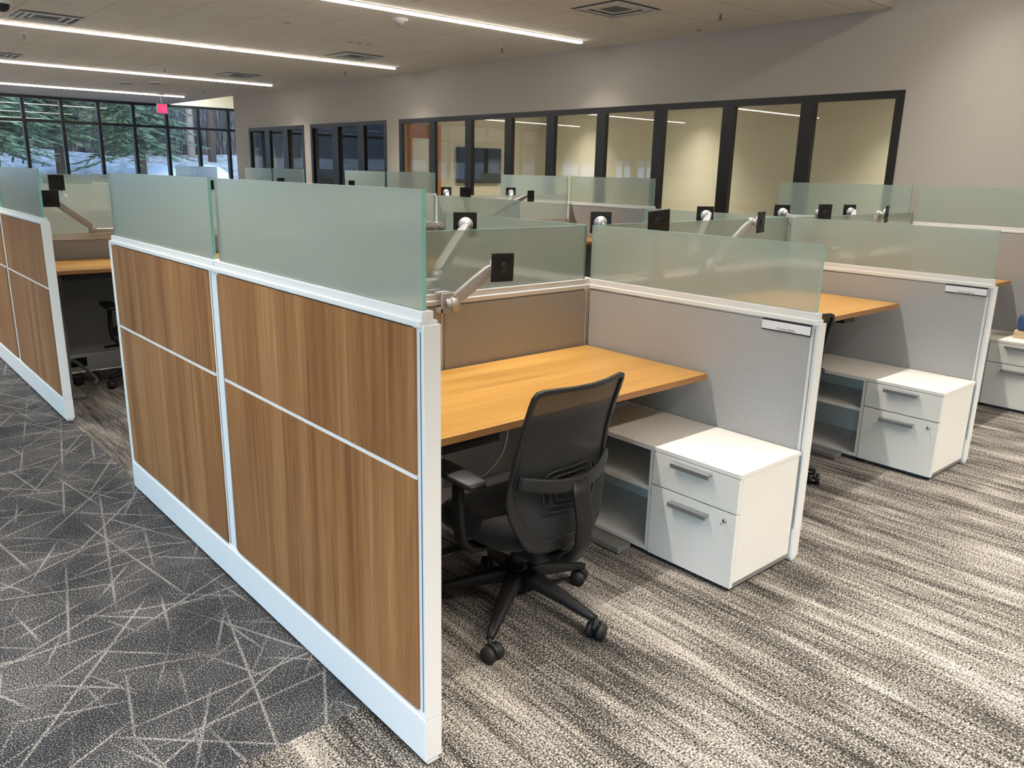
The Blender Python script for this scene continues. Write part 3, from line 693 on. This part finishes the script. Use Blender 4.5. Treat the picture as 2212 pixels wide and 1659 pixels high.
arm((2.95, y2-.01, z1_), (3.00, 9.0, 1.355), .2, -1, 'left of two monitor arms at the third row, second desk')

# ------------------------------------------------------------------ chairs
def make_chair():
    r = empty('office_chair', (0, 0, 0))
    for k in range(5):
        a = math.radians(-150+72*k); c, s = math.cos(a), math.sin(a)
        pts = [(c*t, s*t, z) for t, z in ((.02, .150), (.09, .146), (.20, .118), (.31, .088), (.338, .080))]
        leg = MB().sweep(pts, 0, 0, ws=[(.070, .062), (.064, .056), (.048, .040), (.034, .028), (.024, .022)], power=3.2, n=12).build('base_leg', M['plastic'], r)
        ca = MB(); p = Vector((c*.335, s*.335, 0)); q = a+1.1+.5*k; d = Vector((math.cos(q), math.sin(q), 0)); e_ = Vector((-d.y, d.x, 0))
        w = p+d*.014
        for sg in (-1, 1): ca.cyl(tuple(w+e_*sg*.010+Vector((0, 0, .030))), tuple(w+e_*sg*.030+Vector((0, 0, .030))), .030, n=24)
        ca.cyl((p.x, p.y, .03), (p.x, p.y, .082), .008, n=12)
        ca.sweep([tuple(w+Vector((0, 0, .030))+d*(.034*math.cos(t))+Vector((0, 0, .034*math.sin(t)))) for t in (0.2, .8, 1.4, 2.0, 2.6)], .018, .006, power=4, n=8)
        ca.build('caster', M['rubber'], r)
    MB().cyl((0, 0, .10), (0, 0, .185), .046, .036, 24).cyl((0, 0, .185), (0, 0, .25), .028, n=20).cyl((0, 0, .25), (0, 0, .33), .018, n=16).build('gas_lift', M['plastic'], r)
    MB().box(-.095, .095, -.19, .13, .285, .362, bev=.016).sweep([(-.08, .04, .325), (-.20, .06, .315), (-.24, .065, .31), (-.33, .075, .305)], 0, 0, ws=[(.018, .014), (.020, .014), (.055, .016), (.050, .014)]).build('tilt_mechanism', M['plastic'], r)
    # seat cushion
    b = MB(); N = 40; rings = []
    for lv, (z, sc_) in enumerate(((.360, .90), (.375, .985), (.405, 1.0), (.427, .975), (.438, .90), (.441, .70), (.435, .35))):
        ring = []
        for j in range(N):
            t = 2*PI*j/N; e_ = 2/4.2; cx = math.copysign(abs(math.cos(t))**e_, math.cos(t)); sy = math.copysign(abs(math.sin(t))**e_, math.sin(t))
            x = .245*cx*sc_; y = .225*sy*sc_+.02
            zz = z - (.028*max(0, (y-.14)/.11)**2) + .012*abs(x/.245)**3*(1 if lv > 3 else 0)
            ring.append(b.bm.verts.new((x, y, zz)))
        rings.append(ring)
    for A, B in zip(rings, rings[1:]):
        for j in range(N): b.bm.faces.new((A[j], A[(j+1) % N], B[(j+1) % N], B[j])).smooth = True
    b.bm.faces.new(rings[0][::-1]); b.bm.faces.new(rings[-1])
    b.build('seat', M['seat'], r)
    # backrest: outline in x-z on a curved surface
    def Y(x, z): return -.225-.075*((z-.42)/.52) + .035*math.sin(PI*min(1, max(0, (z-.42)/.52)))+.050*(x/.22)**2 - .02
    R_ = [(0, .950), (.08, .951), (.15, .952), (.185, .951), (.204, .945), (.212, .930), (.214, .90), (.215, .83), (.218, .74), (.223, .66), (.228, .60), (.227, .56), (.214, .51), (.190, .455), (.172, .418), (.155, .396), (.130, .385), (.09, .380), (.04, .379)]
    loop = R_+[(-x, z) for x, z in R_[::-1][:-1]]
    loop = loop+[]
    pts = [(x, Y(x, z), z) for x, z in loop]
    wsz = [(.017-.003*min(1, max(0, (.66-z)/.1)), .016+.030*min(1, max(0, (.64-z)/.12))) for x, z in loop]
    MB().sweep(pts, 0, 0, upv=(0, 1, 0), closed=True, ws=[(b_, a_) for a_, b_ in wsz], power=5, n=12).build('back_frame', M['plastic2'], r)
    b = MB(); NX, NZ = 18, 26; G = []
    def halfw(z):
        best = .1
        for (xa, za), (xb, zb) in zip(R_[4:], R_[5:]):
            if zb <= z <= za: return xb+(xa-xb)*(z-zb)/(za-zb+1e-9)
        return .205 if z > .9 else best
    for i in range(NZ+1):
        z = .388+(.945-.388)*i/NZ; h = halfw(z); G.append([b.bm.verts.new((h*(2*j/NX-1), Y(h*(2*j/NX-1), z)+.004, z)) for j in range(NX+1)])
    for i in range(NZ):
        for j in range(NX): b.bm.faces.new((G[i][j], G[i][j+1], G[i+1][j+1], G[i+1][j])).smooth = True
    b.build('back_mesh', M['mesh'], r)
    # lumbar pad with ribs behind the mesh
    b = MB()
    for k, (hw, hh) in enumerate(((.125, .075), (.100, .055), (.075, .036), (.050, .018))):
        cx, cz = 0, .60; p4 = []
        for t in range(24):
            th = 2*PI*t/24; e_ = 2/5; x = math.copysign(abs(math.cos(th))**e_, math.cos(th))*hw; z = math.copysign(abs(math.sin(th))**e_, math.sin(th))*hh
            p4.append((x, Y(x, cz)-.014, cz+z-.02))
        b.sweep(p4, .008, .008, upv=(0, 1, 0), closed=True, n=6)
    b.build('lumbar_support', M['plastic2'], r)
    # rear yoke: band across the back and a spine going under the seat
    xs = [-.218+.436*i/12 for i in range(13)]
    cb = [(x, Y(x, .63)-.020-.022*(1-(x/.218)**2), .612+.030*(abs(x)/.218)**2-.006) for x in xs]
    MB().sweep(cb, .018, .050, upv=(0, 0, 1), power=4, n=12).build('back_crossbar', M['plastic2'], r)
    sp = [(0, Y(0, .62)-.042, .618), (0, -.300, .56), (0, -.318, .47), (0, -.312, .39), (0, -.275, .325), (0, -.20, .300), (0, -.10, .305), (0, -.03, .32)]
    MB().sweep(sp, 0, 0, upv=(1, 0, 0), ws=[(.018, .085), (.020, .080), (.024, .078), (.028, .075), (.030, .072), (.032, .070), (.032, .068), (.030, .068)], power=3.6, n=12).build('back_support', M['plastic'], r)
    for sg in (-1, 1):
        a = MB().sweep([(sg*.08, -.02, .345), (sg*.20, -.02, .340), (sg*.262, -.02, .350), (sg*.292, -.018, .385), (sg*.298, -.012, .45), (sg*.292, .0, .53), (sg*.286, .005, .600)], 0, 0, upv=(0, 1, 0),
                       ws=[(.022, .070), (.022, .068), (.024, .062), (.026, .056), (.026, .052), (.026, .050), (.024, .048)], power=3.6, n=12).build('armrest', M['plastic'], r)
        p = MB().sweep([(sg*.288, -.105, .604), (sg*.288, -.09, .610), (sg*.286, .0, .614), (sg*.282, .10, .618), (sg*.276, .155, .616), (sg*.274, .170, .608)], 0, 0,
                       ws=[(.060, .016), (.084, .026), (.092, .030), (.090, .030), (.076, .026), (.050, .016)], power=3.4, n=14).build('arm_pad', M['plastic2'], a)
    return r
ch = make_chair()
def chair(loc, rz, label, first=False, spin=0):
    o = ch if first else dup(ch); o.location = loc; o.rotation_euler = (0, 0, rz)
    for c_ in o.children:                                        # the five-star base swivels on its own
        if spin and c_.name.startswith(('base_leg', 'caster')): c_.rotation_euler.z = spin
    o['label'] = label; o['category'] = 'chair'; o['group'] = 'black mesh office chairs'
chair((.742, .462, 0), .04, 'black mesh-backed swivel office chair at the nearest desk', True)
chair((2.69, .70, 0), -.5, 'black office chair behind the first grey partition, only its back corner and a caster showing', spin=math.radians(43))
chair((.775, 4.61, 0), .02, 'black office chair in the second row, partly hidden by the nearest wood panel', spin=math.radians(36))

# ------------------------------------------------------------------ cords and outlets
def cord(name, pts, rad, m, label, cat='cord'):
    cu = bpy.data.curves.new(name, 'CURVE'); cu.dimensions = '3D'; sp = cu.splines.new('NURBS'); sp.points.add(len(pts)-1)
    for q, p in zip(sp.points, pts): q.co = (*p, 1)
    sp.use_endpoint_u = True; sp.order_u = 3; cu.bevel_depth = rad; cu.bevel_resolution = 3; cu.resolution_u = 8
    t = bpy.data.objects.new(name, cu); C.objects.link(t); bpy.context.view_layer.update()
    me = bpy.data.meshes.new_from_object(t.evaluated_get(bpy.context.evaluated_depsgraph_get())); bpy.data.objects.remove(t)
    me.materials.clear(); me.materials.append(M[m]); o = bpy.data.objects.new(name, me); C.objects.link(o); return tag(o, label, cat)
cord('hanging_wire', [(1.20, 1.02, .62), (1.17, 1.02, .50), (1.16, 1.03, .38), (1.10, 1.08, .27), (1.00, 1.15, .21), (.93, 1.22, .20), (.90, 1.252, .12)], .0045, 'cable', 'thin white cord hanging under the nearest desk behind the chair')
cord('conduit_hose', [(.33, 5.215, .115), (.34, 5.15, .13), (.36, 5.02, .10), (.41, 4.90, .045), (.41, 4.83, .016), (.37, 4.80, .016)], .014, 'cableg', 'thick grey cord running from the base outlet to the floor in the second row')
b = MB()
for i in range(5):
    t0 = i*.9; R0 = .034+.006*(i % 3); b.sweep([(.285+R0*math.cos(t), 4.89+R0*math.sin(t)*1.3, .014+.012*i) for t in [2*PI*k/14+t0 for k in range(14)]], .016, .016, closed=True, power=2, n=8)
b.box(.255, .315, 4.87, 4.93, 0, .075, bev=.008)
tag(b.build('cable_coil', M['rubber']), 'black coiled cable on the carpet behind the second wood end panel', 'cable')
for x in (.38, .90):
    e = empty('power_outlet', (x, BLK+YM-.005, .095), 0, 'black power outlet in the base of the second row spine, %s' % ('left one' if x < .5 else 'right one behind the chair'), 'outlet', 'outlets in the second row base')
    bx('face_plate', 'plastic', e, -.06, .06, -.008, 0, -.035, .035, bev=.003); MB().box(-.04, -.01, -.010, -.008, -.012, .012).box(.01, .04, -.010, -.008, -.012, .012).build('socket', M['plastic2'], e)

# ------------------------------------------------------------------ outdoors
struct('ground', 'yard', [(-90, 130, -60, 150, -.45, -.40)])
def gz(y): return -.4+max(0, min(1, (y-29)/19))*2.5
b = MB(); G = [[b.bm.verts.new((x, y, gz(y)+(.02 if y > 29 else -.03)+.12*math.sin(x*.5+y)*(y > 30))) for y in (28, 29, 31, 34, 37, 40, 43, 46, 48, 60, 80)] for x in range(-60, 110, 3)]
for A_, B_ in zip(G, G[1:]):
    for j in range(10): b.bm.faces.new((A_[j], B_[j], B_[j+1], A_[j+1])).smooth = True
o = b.build('snowy_slope', M['yard']); o['kind'] = 'structure'
b = MB(); G = []
for i in range(40):
    row = []
    for j in range(10):
        x = -100+260*i/39; y = 58+j*11; z = 1.9+ j*1.4*(1+.12*math.sin(i*.9+j)) if j else 1.5
        row.append(b.bm.verts.new((x, y, z)))
    G.append(row)
for i in range(39):
    for j in range(9): b.bm.faces.new((G[i][j], G[i+1][j], G[i+1][j+1], G[i][j+1])).smooth = True
o = b.build('wooded_hillside', M['hill']); o['kind'] = 'structure'
def spruce(x, y, h, rr, n, label):
    e = empty('spruce_tree', (x, y, gz(y)-.1), random.random()*6, label, 'tree', 'evergreens outside the windows')
    MB().cyl((0, 0, 0), (0, 0, h*.95), h*.018, h*.004, 8).build('trunk', M['bark'], e)
    b = MB(); rnd = random.Random(int(x*10+y))
    for k in range(n):
        z = h*(.17+.82*(k/n)**.9); L = rr*(1-(z/h)**1.3)*rnd.uniform(.55, 1.15)+.15; a = rnd.uniform(0, 2*PI); dr = rnd.uniform(.05, .35)
        d = Vector((math.cos(a), math.sin(a), 0)); s_ = Vector((-d.y, d.x, 0)); nt_ = 10
        for q in range(nt_):                                     # drooping twigs along each bough
            u = (q+.6)/nt_; side = 1 if q % 2 else -1
            p0 = d*L*u*.9+Vector((0, 0, z-dr*L*u)); ln = L*.26*(1.15-u*.5)*rnd.uniform(.6, 1.2)
            p1 = p0+(d*.75+s_*side*.8)*ln+Vector((0, 0, -.25*ln*rnd.uniform(.2, 1.6))); w = .025+.055*ln
            v = [b.bm.verts.new(x) for x in (p0+Vector((0, 0, w)), p0.lerp(p1, .5)+s_*w, p1, p0.lerp(p1, .5)-s_*w*.6+Vector((0, 0, -w)), p0+Vector((0, 0, -w*.6)))]
            b.bm.faces.new(v)
    b.build('foliage', M['needle'], e)
sp_ = [(5.0, 36, 9, 2.9), (7.9, 39, 11, 3.2), (10.6, 36.5, 10, 3.0), (2.0, 40, 10, 3.0)]
nm = ['spruce seen in the leftmost window panes', 'tall green spruce filling the second and third panes', 'green spruce with low boughs left of the exit sign', 'spruce at the very left edge of the windows']
for (x, y, h, r_), l in zip(sp_, nm): spruce(x, y, h, r_, 480, l)
def bare(x, y, h, label, m):
    e = empty('bare_tree', (x, y, gz(y)-.1), 0, label, 'tree', 'bare winter trees outside the windows'); rnd = random.Random(int(x*77+y*3))
    lx = rnd.uniform(-.6, .6)
    MB().cyl((0, 0, 0), (lx, 0, h), .13+.01*h, .04, 8).build('trunk', M[m], e)
    b = MB()
    for k in range(26):
        t = rnd.uniform(.22, .98); z = h*t; a = rnd.uniform(0, 2*PI); L = (1.1-t)*h*.33*rnd.uniform(.5, 1.1); p0 = Vector((lx*t, 0, z)); p1 = p0+Vector((math.cos(a)*L, math.sin(a)*L, L*.8))
        b.cyl(tuple(p0), tuple(p1), .035*(1.2-t)+.012, .008, 5)
        for q in range(3):
            u = rnd.uniform(.3, .9); c_ = p0.lerp(p1, u); a2 = a+rnd.uniform(-1.2, 1.2); b.cyl(tuple(c_), tuple(c_+Vector((math.cos(a2)*L*.4, math.sin(a2)*L*.4, L*.4))), .014, .005, 4)
    b.build('branches', M[m], e)
for x, y, h, m, l in ((11.9, 46, 11, 'bark', 'bare tree behind the spruces, left of the exit sign'), (13.3, 45, 12, 'bark2', 'pale bare trunk in the pane left of the exit sign, left one'),
                      (14.1, 47, 13, 'bark2', 'pale bare trunk in the pane left of the exit sign, right one'), (15.6, 48, 12, 'bark', 'brown bare tree just right of the exit sign'),
                      (16.6, 47, 11, 'bark2', 'pale bare tree two panes right of the exit sign'), (17.4, 46, 12, 'bark', 'brown bare tree in the last full pane before the wall corner')):
    bare(x, y, h, l, m)
rnd = random.Random(5); b = MB()
for k in range(900):
    x = rnd.uniform(4, 26); y = rnd.uniform(50, 57); h = rnd.uniform(3, 9); z = gz(y)-.1; a = rnd.uniform(-.12, .12)
    b.cyl((x, y, z), (x+a*h, y, z+h), rnd.uniform(.02, .06), .01, 4, cap=False)
tag(b.build('winter_thicket', M['brush']), 'grey leafless thicket of thin stems behind the bare trees', 'woods', kind='stuff')
for (x, y, sx, sz, l) in ((12.1, 38.5, 1.1, 1.18, 'left snow bank in front of the woods'), (14.45, 39.0, 1.15, 1.18, 'right snow bank in front of the woods')):
    b = MB(); b.sphere((0, 0, 0), 1, sx, 1.6, sz, n=28)
    o = b.build('snow_bank', M['snow']); o.location = (x, y, gz(y)-.5); tag(o, l, 'snow', 'snow banks outside')
